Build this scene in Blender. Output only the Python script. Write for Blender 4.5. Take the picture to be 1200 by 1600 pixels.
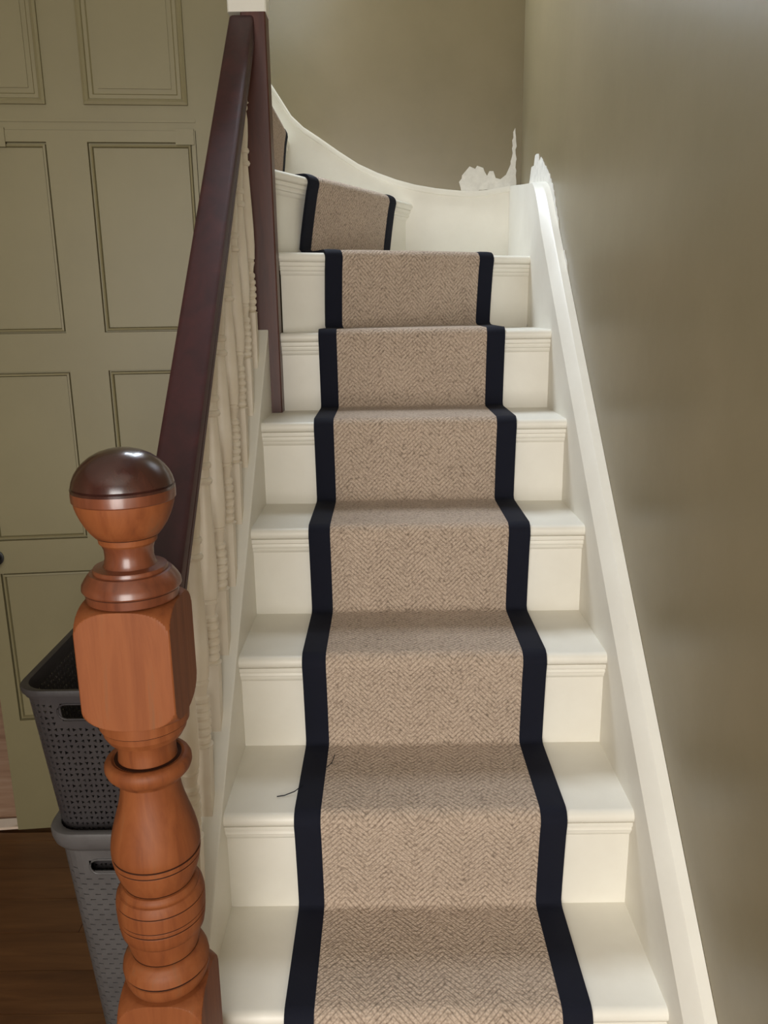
import bpy, math, random
from mathutils import Vector, Matrix
random.seed(7)
for o in list(bpy.data.objects): bpy.data.objects.remove(o, do_unlink=True)
S = bpy.context.scene
COL = S.collection
# ------------------------------------------------------------------ camera
CAM = (0.2928, -0.8103, 1.2540); YAW, PIT, ROL, FPX = -0.0037, -0.2436, -0.0139, 1271.1
f = Vector((math.sin(YAW)*math.cos(PIT), math.cos(YAW)*math.cos(PIT), math.sin(PIT)))
r0 = Vector((math.cos(YAW), -math.sin(YAW), 0)); u0 = r0.cross(f)
r = r0*math.cos(ROL) + u0*math.sin(ROL); u = u0*math.cos(ROL) - r0*math.sin(ROL)
cd = bpy.data.cameras.new('camera'); cam = bpy.data.objects.new('camera', cd); COL.objects.link(cam)
cd.sensor_fit = 'VERTICAL'; cd.sensor_height = 24; cd.lens = FPX*24/1600; cd.clip_start = .02
cam.matrix_world = Matrix(((r.x, u.x, -f.x, CAM[0]), (r.y, u.y, -f.y, CAM[1]), (r.z, u.z, -f.z, CAM[2]), (0, 0, 0, 1)))
S.camera = cam
# ------------------------------------------------------------------ world, daylight through the windows, exposure
w = bpy.data.worlds.new('sky'); S.world = w; w.use_nodes = True
bg = w.node_tree.nodes['Background']; bg.inputs[0].default_value = (.62, .76, 1, 1); bg.inputs[1].default_value = 1.0
def area(name, loc, target, sx, sy, power, colr):
    l = bpy.data.lights.new(name, 'AREA'); l.shape = 'RECTANGLE'; l.size = sx; l.size_y = sy; l.energy = power; l.color = colr
    o = bpy.data.objects.new(name, l); COL.objects.link(o); o.location = loc
    o.rotation_euler = (Vector(target)-Vector(loc)).to_track_quat('-Z', 'Y').to_euler(); return o
area('daylight_front_window', (.07, -2.02, 1.10), (.1, 0, 1.0), .98, 1.5, 58, (1, .955, .89))
area('daylight_stair_window', (-.12, 2.06, 2.86), (.1, .9, 2.2), .56, .92, 66, (.80, .89, 1))
S.view_settings.view_transform = 'Standard'; S.view_settings.look = 'None'
S.view_settings.exposure = 0.0; S.view_settings.gamma = 1; S.view_settings.use_curve_mapping = False

# ------------------------------------------------------------------ helpers
def srgb(r_, g_, b_):
    c = lambda x: (x/255/12.92) if x/255 <= .04045 else ((x/255+.055)/1.055)**2.4
    return (c(r_), c(g_), c(b_), 1)
class NT:
    def __init__(s, name):
        s.m = bpy.data.materials.new(name); s.m.use_nodes = True; s.t = s.m.node_tree
        s.b = s.t.nodes['Principled BSDF']
    def n(s, ty, **kw):
        x = s.t.nodes.new(ty)
        for k, v in kw.items():
            if k.startswith('i_'): x.inputs[k[2:].replace('_', ' ')].default_value = v
            else: setattr(x, k, v)
        return x
    def l(s, a, b): s.t.links.new(a, b)
    def math(s, op, a, b=None, c=None):
        x = s.t.nodes.new('ShaderNodeMath'); x.operation = op
        for i, v in enumerate((a, b, c)):
            if v is None: continue
            if isinstance(v, (int, float)): x.inputs[i].default_value = v
            else: s.l(v, x.inputs[i])
        return x.outputs[0]
    def ramp(s, fac, stops):
        x = s.t.nodes.new('ShaderNodeValToRGB'); e = x.color_ramp.elements
        while len(e) < len(stops): e.new(.5)
        for q, (p_, c_) in zip(e, stops): q.position = p_; q.color = c_
        s.l(fac, x.inputs[0]); return x.outputs[0]
    def bump(s, h, strength, dist=.002):
        x = s.t.nodes.new('ShaderNodeBump'); x.inputs['Strength'].default_value = strength; x.inputs['Distance'].default_value = dist
        s.l(h, x.inputs['Height']); s.l(x.outputs[0], s.b.inputs['Normal'])
def paint(name, c1, c2, rough, scale=6., bump=.1, bscale=60., spec=.5):
    t = NT(name); tc = t.n('ShaderNodeTexCoord')
    nz = t.n('ShaderNodeTexNoise', i_Scale=scale, i_Detail=5., i_Roughness=.6); t.l(tc.outputs['Object'], nz.inputs['Vector'])
    t.l(t.ramp(nz.outputs[0], ((.35, c1), (.68, c2))), t.b.inputs['Base Color'])
    t.b.inputs['Roughness'].default_value = rough; t.b.inputs['Specular IOR Level'].default_value = spec
    nb = t.n('ShaderNodeTexNoise', i_Scale=bscale, i_Detail=4.); t.l(tc.outputs['Object'], nb.inputs['Vector'])
    t.bump(nb.outputs[0], bump, .003); return t.m
def wood(name, stops, rough, axis='z', scale=1., coat=.0, stretch=14., spec=.5):
    t = NT(name); tc = t.n('ShaderNodeTexCoord'); mp = t.n('ShaderNodeMapping')
    sc = [stretch*scale]*3; sc['xyz'.index(axis)] = 1.4*scale; mp.inputs['Scale'].default_value = sc
    oi = t.n('ShaderNodeObjectInfo'); ad = t.n('ShaderNodeVectorMath', operation='ADD')
    t.l(tc.outputs['Object'], ad.inputs[0]); t.l(oi.outputs['Random'], ad.inputs[1]); t.l(ad.outputs[0], mp.inputs[0])
    nz = t.n('ShaderNodeTexNoise', i_Scale=2.2, i_Detail=8., i_Roughness=.62, i_Distortion=.6); t.l(mp.outputs[0], nz.inputs['Vector'])
    t.l(t.ramp(nz.outputs[0], stops), t.b.inputs['Base Color'])
    t.b.inputs['Roughness'].default_value = rough; t.b.inputs['Coat Weight'].default_value = coat; t.b.inputs['Coat Roughness'].default_value = .15
    t.b.inputs['Specular IOR Level'].default_value = spec
    t.bump(nz.outputs[0], .12, .002); return t.m
M = {}
M['white'] = paint('white_gloss_paint', srgb(226, 221, 208), srgb(234, 230, 218), .44, 5, .06, 35)
M['cream'] = paint('white_spindle_paint', srgb(224, 211, 190), srgb(233, 223, 205), .42, 9, .15, 70)
M['wall'] = paint('olive_wall_paint', srgb(122, 110, 80), srgb(132, 119, 89), .33, 3.2, .10, 22, .8)
M['door'] = paint('olive_door_paint', srgb(127, 118, 87), srgb(133, 124, 92), .46, 3, .05, 40)
M['ceiling'] = paint('ceiling_paint', srgb(225, 224, 218), srgb(230, 229, 224), .9)
M['filler'] = paint('white_filler', srgb(214, 210, 200), srgb(232, 228, 218), .85, 40, .4, 90)
M['rail'] = wood('dark_mahogany', ((.25, srgb(46, 17, 19)), (.6, srgb(64, 26, 27)), (.8, srgb(78, 35, 32))), .52, 'y', 1, .04)
M['post'] = wood('dark_stained_post', ((.25, srgb(58, 28, 24)), (.6, srgb(84, 44, 34)), (.85, srgb(104, 60, 44))), .42, 'z', 1, .1)
M['newel'] = wood('stripped_orange_wood', ((.2, srgb(88, 46, 26)), (.42, srgb(118, 64, 33)), (.6, srgb(130, 74, 40)), (.8, srgb(110, 76, 51))), .55, 'z', 1.3, .0, 14., .25)
M['newel_dark'] = wood('dark_varnished_wood', ((.25, srgb(44, 23, 19)), (.6, srgb(62, 33, 26)), (.85, srgb(86, 47, 34))), .26, 'z', 1.3, .5)
M['newel_mid'] = wood('worn_varnished_wood', ((.25, srgb(82, 42, 26)), (.6, srgb(112, 61, 38)), (.85, srgb(136, 80, 51))), .34, 'z', 1.3, .3)
M['groove'] = paint('old_dark_stain', srgb(44, 24, 16), srgb(56, 31, 20), .8, spec=.1)
M['floor'] = wood('brown_floor_board', ((.2, srgb(70, 42, 24)), (.5, srgb(96, 62, 36)), (.8, srgb(118, 80, 48))), .4, 'x', 1, .1, 12)
M['floor2'] = wood('painted_sunlit_floor_board', ((.2, srgb(150, 108, 84)), (.5, srgb(180, 140, 112)), (.8, srgb(205, 170, 145))), .45, 'x', 1, .1, 12)  # pale tone stands in for sunlight falling on the boards
M['metal'] = paint('black_metal', srgb(22, 20, 18), srgb(30, 27, 24), .35)
M['strip'] = paint('pale_threshold', srgb(214, 190, 168), srgb(226, 206, 186), .4)
M['plastic'] = paint('grey_plastic', srgb(84, 81, 80), srgb(92, 89, 88), .42, 20, .1, 160)
M['plastic_dark'] = paint('charcoal_plastic', srgb(52, 48, 49), srgb(58, 54, 54), .45, 20, .1, 160)
t = NT('window_glass'); t.b.inputs['Transmission Weight'].default_value = 1; t.b.inputs['Roughness'].default_value = 0; t.b.inputs['IOR'].default_value = 1.45; M['glass'] = t.m
t = NT('navy_binding_tape'); tc = t.n('ShaderNodeTexCoord')
wv = t.n('ShaderNodeTexWave', i_Scale=260., i_Distortion=.6); t.l(tc.outputs['UV'], wv.inputs['Vector'])
t.l(t.ramp(wv.outputs[0], ((0., srgb(11, 13, 24)), (1., srgb(19, 22, 37)))), t.b.inputs['Base Color'])
t.b.inputs['Roughness'].default_value = .85; t.b.inputs['Specular IOR Level'].default_value = .25; t.bump(wv.outputs[0], .3, .0008); M['navy'] = t.m
# herringbone loop pile: rows of loops running in zigzags
t = NT('herringbone_carpet'); tc = t.n('ShaderNodeTexCoord'); sp = t.n('ShaderNodeSeparateXYZ'); t.l(tc.outputs['UV'], sp.inputs[0])
U, V = sp.outputs[0], sp.outputs[1]
nzw = t.n('ShaderNodeTexNoise', i_Scale=28., i_Detail=2.); t.l(tc.outputs['UV'], nzw.inputs['Vector'])
wob = t.math('MULTIPLY', t.math('SUBTRACT', nzw.outputs[0], .5), .004)
pp = t.math('PINGPONG', U, .042)
rowc = t.math('DIVIDE', t.math('ADD', t.math('ADD', V, t.math('MULTIPLY', pp, 1.05)), wob), .0112)
tri = t.math('ABSOLUTE', t.math('SUBTRACT', t.math('FRACT', rowc), .5))           # 0 at the row's middle, .5 in the groove
groove = t.math('SMOOTH_MIN', 1.0, t.math('MULTIPLY', t.math('SUBTRACT', .5, tri), 4.6), .2)
vo = t.n('ShaderNodeTexVoronoi', i_Scale=235.); t.l(tc.outputs['UV'], vo.inputs['Vector'])
loop = t.math('SUBTRACT', 1.0, t.math('MULTIPLY', vo.outputs['Distance'], 1.15))
hgt = t.math('MULTIPLY', t.math('ADD', .46, t.math('MULTIPLY', groove, .54)), t.math('ADD', .36, t.math('MULTIPLY', loop, .64)))
nzl = t.n('ShaderNodeTexNoise', i_Scale=9., i_Detail=3.); t.l(tc.outputs['UV'], nzl.inputs['Vector'])
hh = t.math('ADD', hgt, t.math('MULTIPLY', t.math('SUBTRACT', nzl.outputs[0], .5), .18))
t.l(t.ramp(hh, ((.12, srgb(112, 97, 84)), (.42, srgb(164, 146, 129)), (.85, srgb(198, 178, 159)))), t.b.inputs['Base Color'])
t.b.inputs['Roughness'].default_value = .95; t.b.inputs['Specular IOR Level'].default_value = .1; t.b.inputs['Sheen Weight'].default_value = .15
t.bump(hgt, .8, .003); M['carpet'] = t.m

def tag(o, label=None, cat=None, group=None, kind=None):
    if label: o['label'] = label
    if cat: o['category'] = cat
    if group: o['group'] = group
    if kind: o['kind'] = kind
    return o
def empty(name, loc, label, cat, **k):
    o = bpy.data.objects.new(name, None); COL.objects.link(o); o.location = loc; o.empty_display_size = .05
    return tag(o, label, cat, **k)
class MB:
    def __init__(s): s.v = []; s.f = []; s.uv = None
    def add(s, vs, fs):
        k = len(s.v); s.v += [tuple(q) for q in vs]; s.f += [tuple(i+k for i in q) for q in fs]; return s
    def box(s, a, b):
        (x0, y0, z0), (x1, y1, z1) = a, b
        return s.add([(x0, y0, z0), (x1, y0, z0), (x1, y1, z0), (x0, y1, z0), (x0, y0, z1), (x1, y0, z1), (x1, y1, z1), (x0, y1, z1)],
                     [(0, 3, 2, 1), (4, 5, 6, 7), (0, 1, 5, 4), (1, 2, 6, 5), (2, 3, 7, 6), (3, 0, 4, 7)])
    def hexa(s, bot, top):                                   # eight free corners
        return s.add(list(bot)+list(top), [(0, 3, 2, 1), (4, 5, 6, 7), (0, 1, 5, 4), (1, 2, 6, 5), (2, 3, 7, 6), (3, 0, 4, 7)])
    def prism(s, A, B):                                      # two matching polygons in space
        n = len(A); return s.add(list(A)+list(B), [tuple(reversed(range(n))), tuple(range(n, 2*n))]+[(i, (i+1) % n, n+(i+1) % n, n+i) for i in range(n)])
    def loft(s, rings, closed=True, caps=True):
        n = len(rings[0]); k = len(s.v)
        for q in rings: s.v += [tuple(c) for c in q]
        for i in range(len(rings)-1):
            for j in range(n if closed else n-1):
                a = k+i*n+j; b = k+i*n+(j+1) % n; s.f.append((a, b, b+n, a+n))
        if caps and closed: s.f.append(tuple(k+j for j in reversed(range(n)))); s.f.append(tuple(k+(len(rings)-1)*n+j for j in range(n)))
        return s
    def build(s, name, mat, parent=None, loc=None, smooth=None, kind=None, label=None):
        loc = Vector(loc) if loc is not None else (parent.location.copy() if parent is not None else Vector((0, 0, 0)))
        me = bpy.data.meshes.new(name); me.from_pydata([Vector(q)-loc for q in s.v], [], s.f); me.update()
        o = bpy.data.objects.new(name, me); COL.objects.link(o)
        me.materials.append(M[mat])
        import bmesh
        bm = bmesh.new(); bm.from_mesh(me)
        if name == 'body': bmesh.ops.remove_doubles(bm, verts=bm.verts, dist=.0002)
        bmesh.ops.recalc_face_normals(bm, faces=bm.faces); bm.to_mesh(me); bm.free()
        if smooth:
            me.shade_smooth(); me.set_sharp_from_angle(angle=math.radians(smooth))
        if parent is not None:
            o.parent = parent; o.location = loc - wloc(parent)
        else: o.location = loc
        return tag(o, label=label, kind=kind)
def wloc(o): return o.location + (wloc(o.parent) if o.parent else Vector((0, 0, 0)))

# ------------------------------------------------------------------ measured layout (metres; stair rises along +y, floor at -0.2)
H, G, W, OV = .2, .2179, .717, .022
FLOOR, WR, BACK, SK = -.2, .757, 2.11, 2.09
XL, YF, ZT, ZH = -2.0, -2.1, 4.4, 2.32
def box(name, a, b, mat, parent=None, **k): return MB().box(a, b).build(name, mat, parent, **k)

# ------------------------------------------------------------------ room shell
floor = tag(box('floor', (XL, YF, FLOOR-.12), (WR, BACK, FLOOR-.012), 'floor'), kind='structure')
y = -1.62; i = 0
while y < 1.24:
    y1 = min(y+.118, 1.25); x = XL+.002-(i*37 % 60)/100
    while x < .03:
        x1 = x+1.05
        a, b = max(x, XL)+.0008, min(x1, .0 if y > -.02 else WR)-.0008
        if b-a > .05: box('floorboard', (a, y+.0008, FLOOR-.012), (b, y1-.0008, FLOOR+random.uniform(-.0004, .0004)), 'floor', floor)
        x = x1
    y = y1; i += 1
box('floor_margin', (XL, YF, FLOOR-.012), (WR, -1.62, FLOOR), 'floor', floor)
wr = tag(box('wall_right', (WR, YF, FLOOR-.12), (WR+.1, BACK+.1, ZT), 'wall'), kind='structure')
# back wall round the stair window
WX0, WX1, WZ0, WZ1 = -.45, .21, 2.35, 3.37
mb = MB(); mb.box((XL, BACK, FLOOR-.12), (WR, BACK+.1, WZ0)); mb.box((XL, BACK, WZ1), (WR, BACK+.1, ZT))
mb.box((XL, BACK, WZ0), (WX0, BACK+.1, WZ1)); mb.box((WX1, BACK, WZ0), (WR, BACK+.1, WZ1))
wb = tag(mb.build('wall_back', 'wall'), kind='structure')
FX0, FX1, FZ0, FZ1 = -.45, .59, .35, 2.15
mb = MB(); mb.box((XL, YF-.1, FLOOR-.12), (WR+.1, YF, FZ0)); mb.box((XL, YF-.1, FZ1), (WR+.1, YF, ZT))
mb.box((XL, YF-.1, FZ0), (FX0, YF, FZ1)); mb.box((FX1, YF-.1, FZ0), (WR+.1, YF, FZ1))
tag(mb.build('wall_front', 'wall'), kind='structure')
tag(box('wall_hall', (XL-.1, YF-.1, FLOOR-.12), (XL, BACK+.1, ZT), 'wall'), kind='structure')
def window(name, x0, x1, z0, z1, y, mull):
    o = tag(MB().box((x0, y, z0), (x1, y+.06, z0+.05)).box((x0, y, z1-.05), (x1, y+.06, z1)).box((x0, y, z0), (x0+.05, y+.06, z1)).box((x1-.05, y, z0), (x1, y+.06, z1)).build(name, 'white'), kind='structure')
    for k in range(1, mull):
        xm = x0+(x1-x0)*k/mull; box('mullion', (xm-.02, y+.01, z0+.05), (xm+.02, y+.05, z1-.05), 'white', o)
    for k in range(mull):
        a = x0+(x1-x0)*k/mull; b = x0+(x1-x0)*(k+1)/mull
        box('pane', (a+(.05 if k == 0 else .02), y+.028, z0+.05), (b-(.05 if k == mull-1 else .02), y+.032, z1-.05), 'glass', o)
    return o
window('window_1', WX0, WX1, WZ0, WZ1, BACK+.03, 2)
window('window_2', FX0, FX1, FZ0, FZ1, YF-.07, 2)
tag(box('ceiling', (XL, YF, ZT), (WR, BACK, ZT+.1), 'ceiling'), kind='structure')
tag(MB().box((XL, YF, ZH), (WR, -.5, ZH+.22)).box((XL, -.5, ZH), (-.07, 1.2, ZH+.22)).build('ceiling_hall', 'ceiling'), kind='structure')
tag(box('baseboard_right', (WR-.018, YF, FLOOR), (WR, -.14, FLOOR+.14), 'white'), kind='structure')

# ------------------------------------------------------------------ panelled wall and door under the upper flight (plane turned 5.7 degrees)
TH = math.atan(.1); B0 = Vector((-.789, 1.262, 0)); TD = Vector((math.cos(TH), math.sin(TH), 0)); ND = Vector((math.sin(TH), -math.cos(TH), 0))
def D(s, z, d): q = B0+TD*s+ND*d; return (q.x, q.y, z)
def dbox(mb, s0, s1, z0, z1, d0, d1):
    return mb.hexa([D(s0, z0, d1), D(s1, z0, d1), D(s1, z0, d0), D(s0, z0, d0)], [D(s0, z1, d1), D(s1, z1, d1), D(s1, z1, d0), D(s0, z1, d0)])
def frame(mb, s0, s1, z0, z1, prof):
    """mitred picture-frame moulding, prof = [(inset, depth)...]"""
    rings = []
    for (i_, d) in prof: rings.append([D(s0+i_, z0+i_, d), D(s1-i_, z0+i_, d), D(s1-i_, z1-i_, d), D(s0+i_, z1-i_, d)])
    for a, b in zip(rings[:-1], rings[1:]):
        k = len(mb.v); mb.v += a+b
        for j in range(4): mb.f.append((k+j, k+(j+1) % 4, k+4+(j+1) % 4, k+4+j))
    return mb
wl = MB(); dbox(wl, -.02, .80, 1.681, 2.32, -.11, 0); dbox(wl, .633, .80, FLOOR, 1.681, -.11, 0)
dbox(wl, -1.25, -.62, FLOOR, 2.32, -.11, 0); dbox(wl, -.62, -.02, 1.8, 2.32, -.11, 0)
wl = tag(wl.build('wall_left', 'door'), kind='structure')
for (s0, s1) in ((.035, .289), (.377, .619)):
    pm = frame(MB(), s0, s1, 1.736, 2.20, [(0, 0), (0, .009), (.006, .012), (.012, .009), (.014, .004), (.022, .004), (.028, -.004), (.038, -.004), (.038, -.0001)])
    pm.build('panel_moulding', 'door', wl)
    pn = dbox(MB(), s0+.036, s1-.036, 1.736+.036, 2.20-.036, -.02, .003); pn.build('panel', 'door', wl)
lam = dbox(MB(), -.02, .634, 1.6985, 1.705, 0, .003).build('frieze_batten', 'door', wl)
door = tag(dbox(MB(), .0, .632, FLOOR+.004, 1.680, -.03, -.014).build('door_1', 'door'), kind='structure')
for (s0, s1, z0, z1, nm) in ((0, .045, FLOOR+.004, 1.68, 'stile'), (.281, .376, .149, 1.654, 'mullion'), (.624, .632, FLOOR+.004, 1.68, 'stile'),
                             (.045, .624, 1.654, 1.68, 'rail'), (.045, .624, FLOOR+.004, .149, 'rail')):
    dbox(MB(), s0, s1, z0, z1, -.014, .004).build(nm, 'door', door)
for (z0, z1) in ((1.113, 1.208), (.582, .672)):
    for (s0, s1) in ((.045, .281), (.376, .624)): dbox(MB(), s0, s1, z0, z1, -.014, .004).build('rail', 'door', door)
for (s0, s1) in ((.045, .281), (.376, .624)):
    for (z0, z1) in ((.149, .582), (.672, 1.113), (1.208, 1.654)):
        frame(MB(), s0, s1, z0, z1, [(0, .004), (.001, -.008), (.0035, -.008), (.005, .0), (.0095, .0015), (.012, -.008), (.014, -.009)]).build('panel_moulding', 'door', door)
        dbox(MB(), s0+.012, s1-.012, z0+.012, z1-.012, -.02, -.005).build('panel', 'door', door)
for (s0, s1, z0) in ((.585, .629, 1.648), (.150, .188, 1.642)):
    dbox(MB(), s0, s1, z0, 1.684, .004, .008).build('hook_plate', 'door', door)
kn = MB(); rings = []
for (d, rr) in ((.004, .020), (.010, .021), (.012, .010), (.030, .009), (.034, .018), (.042, .0225), (.052, .021), (.058, .012), (.060, .002)):
    c = Vector(D(.040, .628, d)); rings.append([tuple(c+TD*rr*math.cos(a*math.pi/10)+Vector((0, 0, rr*math.sin(a*math.pi/10)))) for a in range(20)])
kn.loft(rings).build('knob', 'metal', door, smooth=40)
# room beyond the door: boards, sunlight painted into their colour, and a threshold strip
fl2 = tag(box('floor', (XL, 1.33, FLOOR-.012), (-.1, BACK, FLOOR+.001), 'floor2'), kind='structure')
tr = tag(dbox(MB(), -1.2, -.004, FLOOR, FLOOR+.008, -.05, -.006).build('trim_1', 'strip'), kind='structure')

# ------------------------------------------------------------------ staircase
stair = empty('staircase', (.36, .6, FLOOR), 'white painted staircase climbing to a left turn of winder steps', 'staircase')
PX = .0275                                                    # right face of the upper post
lines = {}                                                    # front line of each nosing
for k in range(0, 7): lines[k] = (Vector((0 if k else .052, k*G)), Vector((W, k*G)))
lines[6] = (Vector((PX, 6*G)), Vector((W, 6*G)))
lines[7] = (Vector((PX, 1.345)), Vector((W, 1.650)))
lines[8] = (Vector((.025, 1.365)), Vector((.393, SK)))
lines[9] = (Vector((-.012, 1.352)), Vector((-.012, SK)))
def axes(k):
    A, B = lines[k]; t_ = (B-A).normalized(); return A, B, t_, Vector((-t_.y, t_.x))
def strip(mb, k, prof, ext0=0, ext1=0):
    """extrude a closed (d, z) profile along a nosing line; ends follow the walls"""
    A, B, t_, n = axes(k)
    def at(P, d, cut):
        q = P+n*d
        if cut == 'x' and abs(t_.x) > .2: q = q + t_*((P.x-q.x)/t_.x)
        if cut == 'y' and abs(t_.y) > .2: q = q + t_*((P.y-q.y)/t_.y)
        return q
    c1 = 'x' if k <= 7 else 'y'; c0 = 'x' if k <= 7 else 'y'
    a = [(*at(A, d, c0), z) for d, z in prof]; b = [(*at(B, d, c1), z) for d, z in prof]
    return mb.prism(a, b)
TT = .024
for k in range(0, 10):
    A, B, t_, n = axes(k); z = k*H; zb = (k-1)*H
    nose = [(.014, z-TT), (.006, z-TT)] + [(.012-.012*math.cos(a), z-.012+.012*math.sin(a)) for a in [math.radians(q) for q in (-80, -60, -40, -20, 0, 20, 40, 60, 80)]] + [(.014, z)]
    mb = MB(); strip(mb, k, nose)
    def inn(P, d): return P+n*d
    if k < 6: poly = [inn(A, .013), inn(B, .013), Vector((W, (k+1)*G+OV+.02)), Vector((A.x, (k+1)*G+OV+.02))]
    elif k == 6:
        A7, B7, t7, n7 = axes(7); poly = [inn(A, .013), inn(B, .013), Vector((W, B7.y+.05)), Vector((PX, 1.395))]
    elif k == 7:
        A8, B8, t8, n8 = axes(8); poly = [inn(A, .013), Vector((W, B.y+.0143)), Vector((W, SK)), Vector((B8.x-.05, SK)), Vector((A8.x-.035, A8.y+.03))]
    elif k == 8: poly = [inn(A, .013), Vector((B.x-.0146, SK)), Vector((-.055, SK)), Vector((-.055, 1.36))]
    else: poly = [inn(A, .013), inn(B, .013), Vector((-.42, SK)), Vector((-.42, 1.352))]
    mb.prism([(*q, z-TT) for q in poly], [(*q, z) for q in poly])
    if k == 0: mb.box((-.058, .142, z-TT), (.052, G+OV+.02, z))
    mb.build('tread', 'white', stair, smooth=35)
    rz = [(OV, zb), (OV, z-TT), (OV+.018, z-TT), (OV+.018, zb)]
    strip(MB(), k, rz).build('riser', 'white', stair)
    m0 = z-TT
    mo = [(OV, m0), (OV-.015, m0), (OV-.0155, m0-.004), (OV-.0145, m0-.009), (OV-.0105, m0-.0115), (OV-.0105, m0-.0145), (OV-.0115, m0-.017), (OV-.0105, m0-.0205),
          (OV-.0065, m0-.0225), (OV-.0065, m0-.025), (OV-.0045, m0-.030), (OV-.001, m0-.033), (OV, m0-.033)]
    strip(MB(), k, mo).build('nosing_moulding', 'white', stair, smooth=30)
# wall string on the right: plank with a bevelled top edge
def nl(y): return y*H/G
path = []
for y in [ -.10, .0, .2, .5, .8, 1.1, 1.4, 1.5, 1.55]: path.append((y, nl(y)+.125))
path += [(1.59, 1.577), (1.62, 1.591), (1.65, 1.600), (1.70, 1.607), (1.80, 1.618), (1.95, 1.635), (SK+.019, 1.655)]
rings = []
for (y, z) in path:
    bot = min(max(FLOOR, nl(y)-.33), 1.37); z = max(z, FLOOR+.15); e_ = 1-min(1, max(0, (y-1.50)/.15))*.9
    rings.append([(W, y, bot), (W, y, z-.042*e_), (W+.004, y, z-.034*e_), (W+.018, y, z-.008*e_), (W+.022, y, z-.003*e_), (WR-.0005, y, z), (WR-.0005, y, bot)])
MB().loft(rings).build('wall_string', 'white', stair, smooth=25)
# open string on the banister side with its flat cap, and the spandrel below
SX = -.058
def st(y): return .935*y+.006
mb = MB(); rings = []
for y in (.1415, .4, .8, 1.2865): rings.append([(SX, y, FLOOR), (SX, y, st(y)-.002), (SX+.002, y, st(y)), (-.002, y, st(y)), (0, y, st(y)-.002), (0, y, max(FLOOR, st(y)-.34))])
mb.loft(rings).build('outer_string', 'white', stair, smooth=20)
# skirting on the back wall with its sweeping top
sk = [(-.42, 2.46), (-.22, 2.20), (-.12, 2.055), (-.053, 1.954), (-.004, 1.878), (.035, 1.842), (.088, 1.808), (.15, 1.766), (.213, 1.727), (.275, 1.699), (.34, 1.676), (.40, 1.660), (.468, 1.648), (.51, 1.643), (.554, 1.639), (.60, 1.6375), (.64, 1.640), (.717, 1.652)]
mb = MB(); rings = []
for (x, z) in sk: rings.append([(x, SK, 1.39), (x, SK, z-.022), (x, SK-.004, z-.019), (x, SK-.005, z-.008), (x, SK-.003, z-.002), (x, BACK-.0005, z), (x, BACK-.0005, 1.39)])
tag(mb.loft(rings).build('baseboard_back', 'white', smooth=30), kind='structure')

# ------------------------------------------------------------------ stair runner
run = empty('stair_runner', (.36, .6, 0), 'beige herringbone stair runner with navy tape borders, laid up the white steps', 'carpet')
T = .009
st_list = []                                                   # stations: left outer, right outer, normal
def station(k, d, z, sl, sr, nd, nz):
    A, B, t_, n = axes(k); o = Vector((0 if k < 7 else A.x, A.y))
    l = o+t_*sl+n*d; r_ = o+t_*sr+n*d
    st_list.append((Vector((l.x, l.y, z)), Vector((r_.x, r_.y, z)), Vector((n.x*nd, n.y*nd, nz)).normalized()))
spans = {k: (.1245, .5985, .1245, .5985) for k in range(7)}
spans[7] = (.1236, .627, .1252, .628); spans[8] = (.150, .668, .128, .655); spans[9] = (.125, .600, .125, .600)
for k in range(0, 10):
    z = k*H; zb = z-H; a, b, a0, b0 = spans[k]
    if k == 0: station(k, OV-T-.004, zb+.002, a0, b0, -1, 0)
    else:
        station(k, OV-T-.016, zb+T, a0, b0, 0, 1); station(k, OV-T-.008, zb+T+.002, a0, b0, -.5, .8); station(k, OV-T-.003, zb+T+.008, a0, b0, -1, .2)
    for q in (.2, .45, .7, .88):
        zz = zb+T+.008+(z-.022-zb-T-.008)*q; dd = OV-T-.003+(-T+.002-(OV-T-.003))*(q**1.25)
        station(k, dd, zz, a0+(a-a0)*q, b0+(b-b0)*q, -1, .05)
    R = .014
    for an in (-5, 15, 35, 55, 75, 90):
        c, s_ = math.cos(math.radians(an)), math.sin(math.radians(an)); station(k, R-.001-(R+T)*c, z-R+(R+T)*s_, a, b, -c, s_)
    if k == 9: station(k, .25, z+T, a, b, 0, 1)
    else: station(k, .06, z+T, a+0, b+0, 0, 1)
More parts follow.
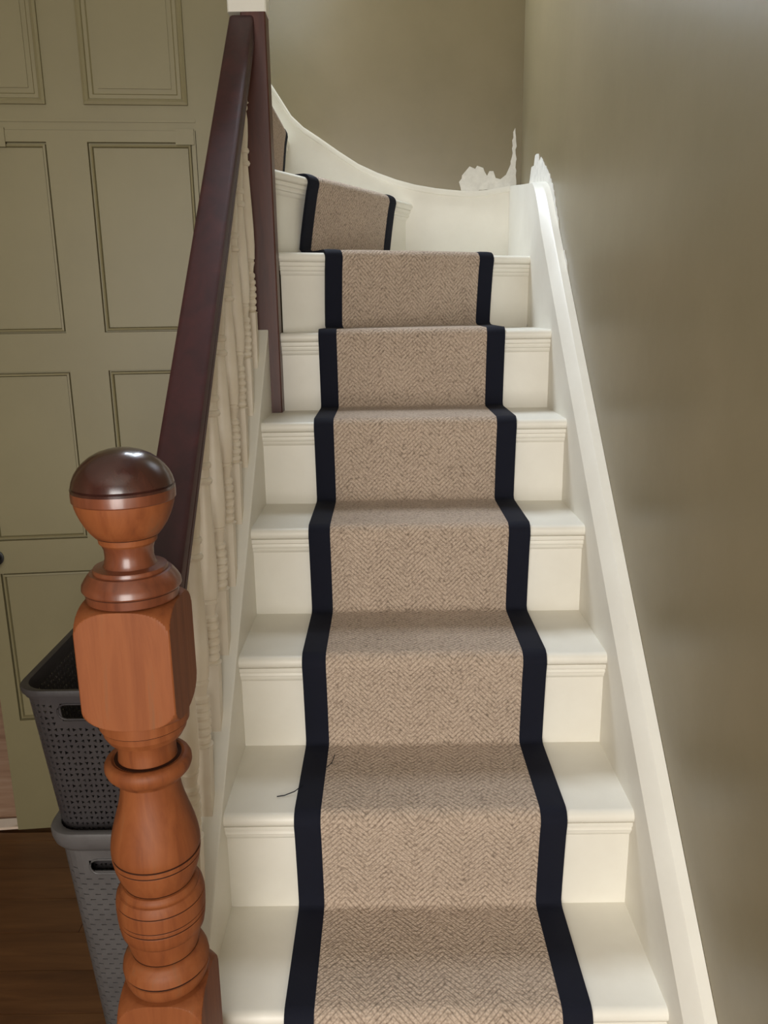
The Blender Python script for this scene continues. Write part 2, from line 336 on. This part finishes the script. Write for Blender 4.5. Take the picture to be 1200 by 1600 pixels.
def ribbon(name, f0, f1, mat, lift, sub):
    """part of the runner between across-distances; f = (fixed end, metres)"""
    mb = MB(); vs = []; uv = []; L = 0; prev = None
    cross = [0, 1] if sub == 1 else [q/sub for q in range(sub+1)]
    for (l, r_, n) in st_list:
        wd = (r_-l).length; e = (r_-l)/wd
        x0 = f0[1] if f0[0] == 'l' else wd-f0[1]; x1 = f1[1] if f1[0] == 'l' else wd-f1[1]
        c = (l+r_)/2
        if prev is not None: L += (c-prev).length
        prev = c
        row = [(l+e*x0-n*T, x0)] + [(l+e*(x0+(x1-x0)*q)+n*(lift if 0 < i_ < len(cross)-1 or sub == 1 else lift-.0012), x0+(x1-x0)*q) for i_, q in enumerate(cross)] + [(l+e*x1-n*T, x1)]
        vs.append([q[0] for q in row]); uv.append([(q[1], L) for q in row])
    n = len(vs[0]); flat = [q for rr in vs for q in rr]; fuv = [q for rr in uv for q in rr]
    fs = [(i_*n+j, i_*n+j+1, (i_+1)*n+j+1, (i_+1)*n+j) for i_ in range(len(vs)-1) for j in range(n-1)]
    fs += [tuple(reversed(range(n))), tuple((len(vs)-1)*n+j for j in range(n))]
    loc = run.location
    me = bpy.data.meshes.new(name); me.from_pydata([q-loc for q in flat], [], fs); me.update()
    ul = me.uv_layers.new(name='UVMap')
    for lp in me.loops: ul.data[lp.index].uv = fuv[lp.vertex_index]
    me.materials.append(M[mat]); me.shade_smooth(); me.set_sharp_from_angle(angle=math.radians(50))
    o = bpy.data.objects.new(name, me); COL.objects.link(o); o.parent = run; return o
BW = .0462
ribbon('carpet_field', ('l', BW), ('r', BW), 'carpet', 0, 6)
b1 = ribbon('border_tape', ('l', 0), ('l', BW), 'navy', .0006, 4); b1['label'] = 'navy tape border'
b2 = ribbon('border_tape', ('r', BW), ('r', 0), 'navy', .0006, 4); b2['label'] = 'navy tape border'
def tube(mb, pts, rad, n=6):
    rings = []
    for i_, p_ in enumerate(pts):
        p_ = Vector(p_); d = (Vector(pts[min(i_+1, len(pts)-1)])-Vector(pts[max(i_-1, 0)])).normalized()
        s_ = d.cross(Vector((0, 0, 1)) if abs(d.z) < .9 else Vector((1, 0, 0))).normalized(); q = s_.cross(d)
        rr = rad[i_] if isinstance(rad, (list, tuple)) else rad
        rings.append([tuple(p_+s_*rr*math.cos(2*math.pi*a/n)+q*rr*math.sin(2*math.pi*a/n)) for a in range(n)])
    return mb.loft(rings)
tube(MB(), [(.132, .515, .411), (.118, .503, .406), (.100, .497, .402), (.087, .494, .402)], .0009).build('loose_thread', 'navy', run)
tube(MB(), [(.172, .575, .4105), (.181, .585, .414), (.184, .600, .416), (.1855, .608, .418)], .0008).build('loose_thread', 'navy', run)

# ------------------------------------------------------------------ turned newel post at the foot
NX, NY, NS = -.0045, .0875, .054
newel = empty('newel_post', (NX, NY, FLOOR), 'chunky turned orange wood newel post with a dark ball top', 'post')
def turned(name, prof, mat, parent=newel, cx=NX, cy=NY, sq=None, n=64, smooth=32):
    rings = []
    for (z, rr) in prof:
        ring = []
        for a in range(n):
            th = 2*math.pi*(a+.5)/n; c, s_ = math.cos(th), math.sin(th); q = rr
            if sq: q = min(rr, sq/max(abs(c), abs(s_)))
            ring.append((cx+q*c, cy+q*s_, z))
        rings.append(ring)
    return MB().loft(rings).build(name, mat, parent, smooth=smooth)
def dense(prof, step=.004):
    out = []
    for (z0, r0_), (z1, r1_) in zip(prof[:-1], prof[1:]):
        m = max(1, int(abs(z1-z0)/step))
        out += [(z0+(z1-z0)*q/m, r0_+(r1_-r0_)*q/m) for q in range(m)]
    return out+[prof[-1]]
cap = [(1.0625, .0572), (1.0655, .0575), (1.0665, .0552), (1.068, .0565), (1.074, .0550), (1.081, .0520), (1.088, .0472), (1.094, .0415), (1.100, .0335), (1.1045, .0245), (1.1075, .0140), (1.1085, .0030)]
turned('ball_cap', cap, 'newel_dark')
turned('cap_band', [(1.050, .0556), (1.0515, .0572), (1.058, .0575), (1.0625, .0572)], 'newel_mid')
turned('ball_base', [(.999, .0300), (1.0015, .0325), (1.0085, .0335), (1.0095, .0362), (1.015, .0408), (1.022, .0455), (1.030, .0495), (1.038, .0527), (1.045, .0548), (1.050, .0556)], 'newel')
turned('neck', [(.9735, .0305), (.976, .0290), (.984, .0274), (.993, .0278), (.999, .0300)], 'newel_mid')
turned('collar', [(.9332, .0500), (.9345, .0520), (.9455, .0532), (.9460, .0550), (.948, .0563), (.953, .0558), (.958, .0530), (.963, .0494), (.9665, .0462), (.9670, .0422), (.969, .0425), (.972, .0412), (.9735, .0305)], 'newel_mid')
# square block whose shoulders are turned away at top and bottom
arch = [math.sin(math.radians(q*4.5)) for q in range(21)]
sup = lambda q: 1-max(0, 1-q**2.7)**(1/2.7)
blk = [(.7580, .0445), (.766, .0490), (.7755, .0505), (.7760, .0530), (.7885, .0538)]
blk += [(.789+.036*sup(q), math.hypot(NS, NS*q)) for q in arch]
blk += [(.933-.040*sup(q), math.hypot(NS, NS*q)) for q in reversed(arch)] + [(.9332, .0500)]
turned('block', dense(blk, .012), 'newel', sq=NS, n=256, smooth=18)
turned('collar', [(.6983, .0362), (.7000, .0400), (.7055, .0435), (.7075, .0470), (.711, .0500), (.717, .0522), (.7225, .0520), (.7265, .0500), (.7285, .0470), (.7290, .0435), (.7275, .0405), (.7290, .0352), (.740, .0346), (.750, .0352), (.7565, .0380), (.7572, .0425), (.7580, .0445)], 'newel')
turned('vase', [(.5553, .0425), (.562, .0458), (.570, .0492), (.580, .0522), (.5885, .0536), (.590, .0523), (.5915, .0542), (.5965, .0547), (.598, .0530), (.602, .0549), (.610, .0547), (.620, .0534), (.632, .0508), (.644, .0474), (.656, .0437), (.668, .0402), (.680, .0375), (.690, .0364), (.6983, .0362)], 'newel')
turned('ring', [(.4545, .0418), (.458, .0430), (.466, .0450), (.475, .0472), (.4840, .0482), (.485, .0505), (.487, .0522), (.496, .0538), (.504, .0546), (.5057, .0532), (.5072, .0549), (.511, .0551), (.5126, .0536), (.5138, .0553), (.522, .0556), (.5315, .0554), (.533, .0540), (.5345, .0550), (.541, .0538), (.5455, .0512), (.5465, .0488), (.5485, .0490), (.552, .0478), (.5545, .0455), (.5553, .0425)], 'newel')
turned('ring', [(.406, .0480), (.4075, .0495), (.413, .0520), (.420, .0540), (.4265, .0545), (.4275, .0520), (.4295, .0530), (.4315, .0553), (.440, .0540), (.4465, .0512), (.4475, .0500), (.451, .0485), (.4535, .0450), (.4545, .0418)], 'newel')
low = [(FLOOR, .0764), (.24, .0764)] + [(.4055-.042*sup(q), math.hypot(NS, NS*q)) for q in reversed(arch)] + [(.4057, .0500), (.406, .0480)]
turned('lower_block', dense(low, .03), 'newel', sq=NS, n=256, smooth=18)
for (z, rr) in ((.598, .0540), (.590, .0532), (.533, .0547), (.5126, .0544), (.5057, .0540), (.4284, .0534), (.7280, .0400), (.5553, .0434), (.4545, .0427), (.9457, .0542), (.7757, .0520), (.484, .0487), (1.009, .0345)):
    turned('groove', [(z-.0009, rr-.003), (z-.0009, rr), (z, rr-.0005), (z+.0009, rr), (z+.0009, rr-.003)], 'groove')

# ------------------------------------------------------------------ banister: handrail and turned balusters
ban = empty('banister', (-.02, .7, .4), 'dark mahogany handrail on white turned spindles beside the stairs', 'banister')
def rail_pt(y): q = (y-.141)/(1.287-.141); return (.022-.022*q, -.040-.017*q, .800+1.058*q, .852+1.066*q)
rings = []
for y in (.1415, .4, .7, 1.0, 1.2865):
    xr, xl, zb, zt = rail_pt(y); xm = (xr+xl)/2; hw = (xr-xl)/2; hg = zt-zb
    pr = [(-.62, 0), (.62, 0), (.72, .10), (1, .22), (1, .58), (.93, .78), (.70, .93), (.35, 1.0), (-.35, 1.0), (-.70, .93), (-.93, .78), (-1, .58), (-1, .22), (-.72, .10)]
    pr = [(-.94, 0), (.94, 0), (1, .06), (1, .34), (.95, .38), (.95, .44), (1, .48), (1, .84), (.96, .93), (.86, .98), (.7, 1.0), (-.7, 1.0), (-.86, .98), (-.96, .93), (-1, .84), (-1, .06)]
    rings.append([(xm+hw*a, y, zb+hg*b) for a, b in pr])
MB().loft(rings).build('handrail', 'rail', ban, smooth=30)
def baluster(y):
    xr, xl, zb, _ = rail_pt(y); xt = (xr+xl)/2; xb = -.030; z0 = st(y)-.0005; z1 = zb+.002; Ht = z1-z0
    prof = [(0, .020, 1), (.118, .020, 1), (.119, .0185, 0)]
    # reeded rings above the square foot
    z = .122
    for rr in (.0150, .0158, .0165, .0165, .0158, .0150): prof += [(z, rr-.003, 0), (z+.004, rr, 0), (z+.010, rr, 0), (z+.0135, rr-.003, 0)]; z += .0150
    prof += [(z, .0112, 0), (z+.012, .0128, 0), (z+.022, .0155, 0), (z+.024, .0138, 0), (z+.028, .0138, 0), (z+.03, .0158, 0), (z+.06, .0172, 0), (z+.10, .0166, 0), (z+.16, .0140, 0), (z+.21, .0115, 0), (z+.235, .0102, 0),
             (z+.236, .0135, 0), (z+.241, .0158, 0), (z+.246, .0135, 0), (z+.247, .0108, 0), (z+.262, .0108, 0), (z+.263, .0130, 0), (z+.268, .0148, 0), (z+.273, .0130, 0), (z+.274, .0110, 0), (z+.30, .0132, 0), (z+.335, .0140, 0), (z+.352, .0118, 0), (z+.356, .0150, 0), (z+.362, .0150, 0), (z+.366, .0120, 0)]
    zt = z+.37; prof += [(zt, .0185, 0), (zt+.001, .020, 1)]
    k = (Ht-.001)/Ht
    prof.append((Ht, .020, 1)); n = 20; rings = []
    for (h, rr, sqr) in prof:
        ring = []; q = h/Ht; cx = xb+(xt-xb)*q
        for a in range(n):
            th = 2*math.pi*(a+.5)/n; c, s_ = math.cos(th), math.sin(th); rad = min(rr, .0142/max(abs(c), abs(s_))) if sqr else rr
            zz = z0+h
            if h == 0: zz = st(y+rad*s_)-.0005                    # foot cut to the slope of the string
            if h == Ht: zz = z1+.924*rad*s_
            ring.append((cx+rad*c, y+rad*s_, zz))
        rings.append(ring)
    return MB().loft(rings)
for i in range(10): baluster(.225+.109*i).build('baluster', 'cream', ban, smooth=35)

# ------------------------------------------------------------------ post at the turn of the stair
post = empty('stair_post', (0, 1.32, 1.0), 'tall square post at the turn, dark stained below and painted white above the handrail', 'post')
def sqpost(x0, x1, y0, y1, z0, z1, c=.003):
    ring = lambda z: [(x0+c, y0, z), (x1-c, y0, z), (x1, y0+c, z), (x1, y1-c, z), (x1-c, y1, z), (x0+c, y1, z), (x0, y1-c, z), (x0, y0+c, z)]
    return MB().loft([ring(z0), ring(z1)])
sqpost(-.031, PX-.0005, 1.287, 1.345, 1.0005, 1.925).build('post_shaft', 'post', post)
sqpost(-.060, PX+.002, 1.286, 1.348, 1.925, 3.2).build('post_upper', 'white', post, label='white painted upper length of the post')

# ------------------------------------------------------------------ two nested laundry baskets
def rrect(cx, cy, hx, hy, rad, step=.0115):
    pts = []; seg = [((1, -1), -90), ((1, 1), 0), ((-1, 1), 90), ((-1, -1), 180)]
    arcs = []
    for (sx, sy), a0 in seg:
        arcs.append([(cx+sx*(hx-rad)+rad*math.cos(math.radians(a0+q*15)), cy+sy*(hy-rad)+rad*math.sin(math.radians(a0+q*15))) for q in range(7)])
    for i_, a in enumerate(arcs):
        pts += a; b = arcs[(i_+1) % 4][0]; e = a[-1]; L = math.hypot(b[0]-e[0], b[1]-e[1]); m = max(1, round(L/step))
        pts += [(e[0]+(b[0]-e[0])*q/m, e[1]+(b[1]-e[1])*q/m) for q in range(1, m)]
    return pts
def basket(name, label, cx, cy, hx, hy, zb, zt, taper, mat, hole, slotz, lip):
    root = empty(name, (cx, cy, zb), label, 'basket', group='nested laundry baskets beside the newel post')
    base = rrect(0, 0, hx, hy, .045); n = len(base); Hh = zt-zb
    def P(j, z, off=0):
        q = (zt-z); x, y_ = base[j % n]; fx = (hx-taper*q/Hh+off)/hx; fy = (hy-taper*q/Hh+off)/hy
        return (cx+x*fx, cy+y_*fy, z)
    mb = MB(); dz = .0115; rows = int((Hh-.02)/dz)
    for rI in range(rows):
        z0 = zb+.008+rI*dz; z1 = z0+dz; zc = (z0+z1)/2
        for j in range(n):
            a, b, c, d = [Vector(q) for q in (P(j, z0), P(j+1, z0), P(j+1, z1), P(j, z1))]
            m = (a+b+c+d)/4; front = m.y < cy-hy*.6 or m.y > cy+hy*.6
            if front and slotz[0] < zc < slotz[1] and abs(m.x-cx) < .070: continue
            solid = zc > zt-.020 or zc < zb+.03 or (front and slotz[0]-.012 < zc < slotz[1]+.012 and abs(m.x-cx) < .080)
            if hole == 'dash' and zc > zt-.075: solid = True
            if solid: mb.add([a, b, c, d], [(0, 1, 2, 3)]); continue
            if hole == 'tri':
                fl = (j+rI) % 2; hp = [(.22, .5), (.72, .22), (.72, .78)] if fl else [(.78, .5), (.28, .78), (.28, .22)]
                if (rI//2+j) % 3 == 0: hp = [(.5, .25), (.76, .75), (.24, .75)]
                rnd = random.uniform(1.0, 1.25); hp = [(.5+(s_-.5)*rnd, .5+(q-.5)*rnd) for s_, q in hp]
            else:
                if (j+rI) % 2: mb.add([a, b, c, d], [(0, 1, 2, 3)]); continue
                hp = [(.04, .40), (.96, .44), (.96, .58), (.04, .62)]
            bl = lambda s_, q: (a*(1-s_)+b*s_)*(1-q)+(d*(1-s_)+c*s_)*q
            if len(hp) == 4: mb.add([a, b, c, d]+[bl(*q) for q in hp], [(0, 1, 5, 4), (1, 2, 6, 5), (2, 3, 7, 6), (3, 0, 4, 7)])
            else:
                # triangle in the quad: fan by nearest corners
                q = [bl(*w_) for w_ in hp]
                if hp[0][1] < .3 and len(hp) == 3: fs = [(0, 1, 4), (1, 5, 4), (1, 2, 5), (2, 3, 6, 5), (3, 0, 6), (0, 4, 6)]
                elif hp[0][0] < .5: fs = [(0, 1, 5), (0, 5, 4), (1, 2, 6, 5), (2, 3, 6), (3, 4, 6), (3, 0, 4)]
                else: fs = [(0, 1, 4, 6), (1, 2, 4), (2, 5, 4), (2, 3, 5), (3, 0, 6, 5)]
                mb.add([a, b, c, d]+q, fs)
    body = mb.build('body', mat, root)
    so = body.modifiers.new('thick', 'SOLIDIFY'); so.thickness = .0025; so.offset = -1
    bt = MB(); bt.add([P(j, zb+.008) for j in range(n)]+[P(j, zb) for j in range(n)], [tuple(range(n)), tuple(reversed(range(n, 2*n)))]+[(j, (j+1) % n, n+(j+1) % n, n+j) for j in range(n)])
    bt.build('bottom', mat, root)
    if lip == 'thin': pr = [(.000, -.016), (.004, -.016), (.004, -.009), (.0075, -.008), (.0075, 0), (.006, .0025), (.0, .003), (-.004, .001), (-.004, -.016)]
    else: pr = [(.0, -.040), (.004, -.038), (.010, -.028), (.012, -.016), (.012, -.003), (.010, .001), (.004, .003), (-.003, .001), (-.004, -.012), (-.004, -.040)]
    rings = []
    for j in range(n): rings.append([P(j, zt+dz_, o_) for o_, dz_ in pr])
    rings.append(rings[0]); MB().loft(rings, caps=False).build('rim', mat, root, smooth=40)
    # handle slot surround
    for sgn in (-1, 1):
        yy = lambda z: cy+sgn*(hy-taper*(zt-z)/Hh)
        z0, z1 = slotz[0]-.002, slotz[1]+.002; pts = []
        rr = (z1-z0)/2
        for q in range(9): a = math.radians(90+q*22.5); pts.append((cx-.057+rr*math.cos(a), (z0+z1)/2+rr*math.sin(a)))
        for q in range(9): a = math.radians(-90+q*22.5); pts.append((cx+.057+rr*math.cos(a), (z0+z1)/2+rr*math.sin(a)))
        tp = [(x, yy(z)+sgn*.0005, z) for x, z in pts]; tube(MB(), tp+[tp[0]], .002).build('handle_slot', mat, root, smooth=60)
    return root
bx = -.205
basket('laundry_basket', 'dark grey lower laundry basket on the floor with a woven dash pattern', bx+.028, .640, .132, .19, FLOOR, .365, .038, 'plastic', 'dash', (.277, .303), 'wide')
basket('laundry_basket', 'charcoal perforated upper laundry basket standing inside the lower one', bx+.004, .640, .136, .19, .075, .637, .050, 'plastic_dark', 'tri', (.583, .609), 'thin')

# ------------------------------------------------------------------ filler smears on the corner of the walls
def patch(parent, pts, fn, name='filler_patch'):
    A = [fn(a, b, .0002) for a, b in pts]; B = [fn(a, b, .0022) for a, b in pts]
    MB().prism(A, B).build(name, 'filler', parent)
bk = lambda x, z, d: (x, BACK-d, z)
rt = lambda y, z, d: (WR-d, y, z)
def jag(pts, amp=.003):
    out = []
    for a, b in zip(pts, pts[1:]+pts[:1]):
        m = max(1, int(math.hypot(b[0]-a[0], b[1]-a[1])/.012))
        out += [(a[0]+(b[0]-a[0])*q/m+random.uniform(-amp, amp), a[1]+(b[1]-a[1])*q/m+random.uniform(-amp, amp)) for q in range(m)]
    return out
patch(wb, jag([(.555, 1.635), (.740, 1.645), (.7405, 1.70), (.737, 1.79), (.732, 1.83), (.726, 1.78), (.722, 1.72), (.708, 1.690), (.690, 1.675), (.672, 1.680), (.664, 1.700), (.648, 1.700), (.640, 1.685), (.632, 1.712), (.612, 1.716), (.600, 1.708), (.585, 1.716), (.572, 1.70), (.560, 1.690), (.552, 1.665)]), bk)
patch(wr, jag([(1.93, 1.632), (1.70, 1.60), (1.60, 1.575), (1.50, 1.495), (1.44, 1.44), (1.445, 1.455), (1.49, 1.51), (1.54, 1.565), (1.60, 1.612), (1.66, 1.640), (1.70, 1.655), (1.74, 1.682), (1.77, 1.675), (1.80, 1.702), (1.835, 1.700), (1.86, 1.672), (1.90, 1.676)], .004), rt)
patch(wr, jag([(1.40, 1.40), (1.36, 1.35), (1.30, 1.31), (1.335, 1.36), (1.37, 1.395)], .002), rt)
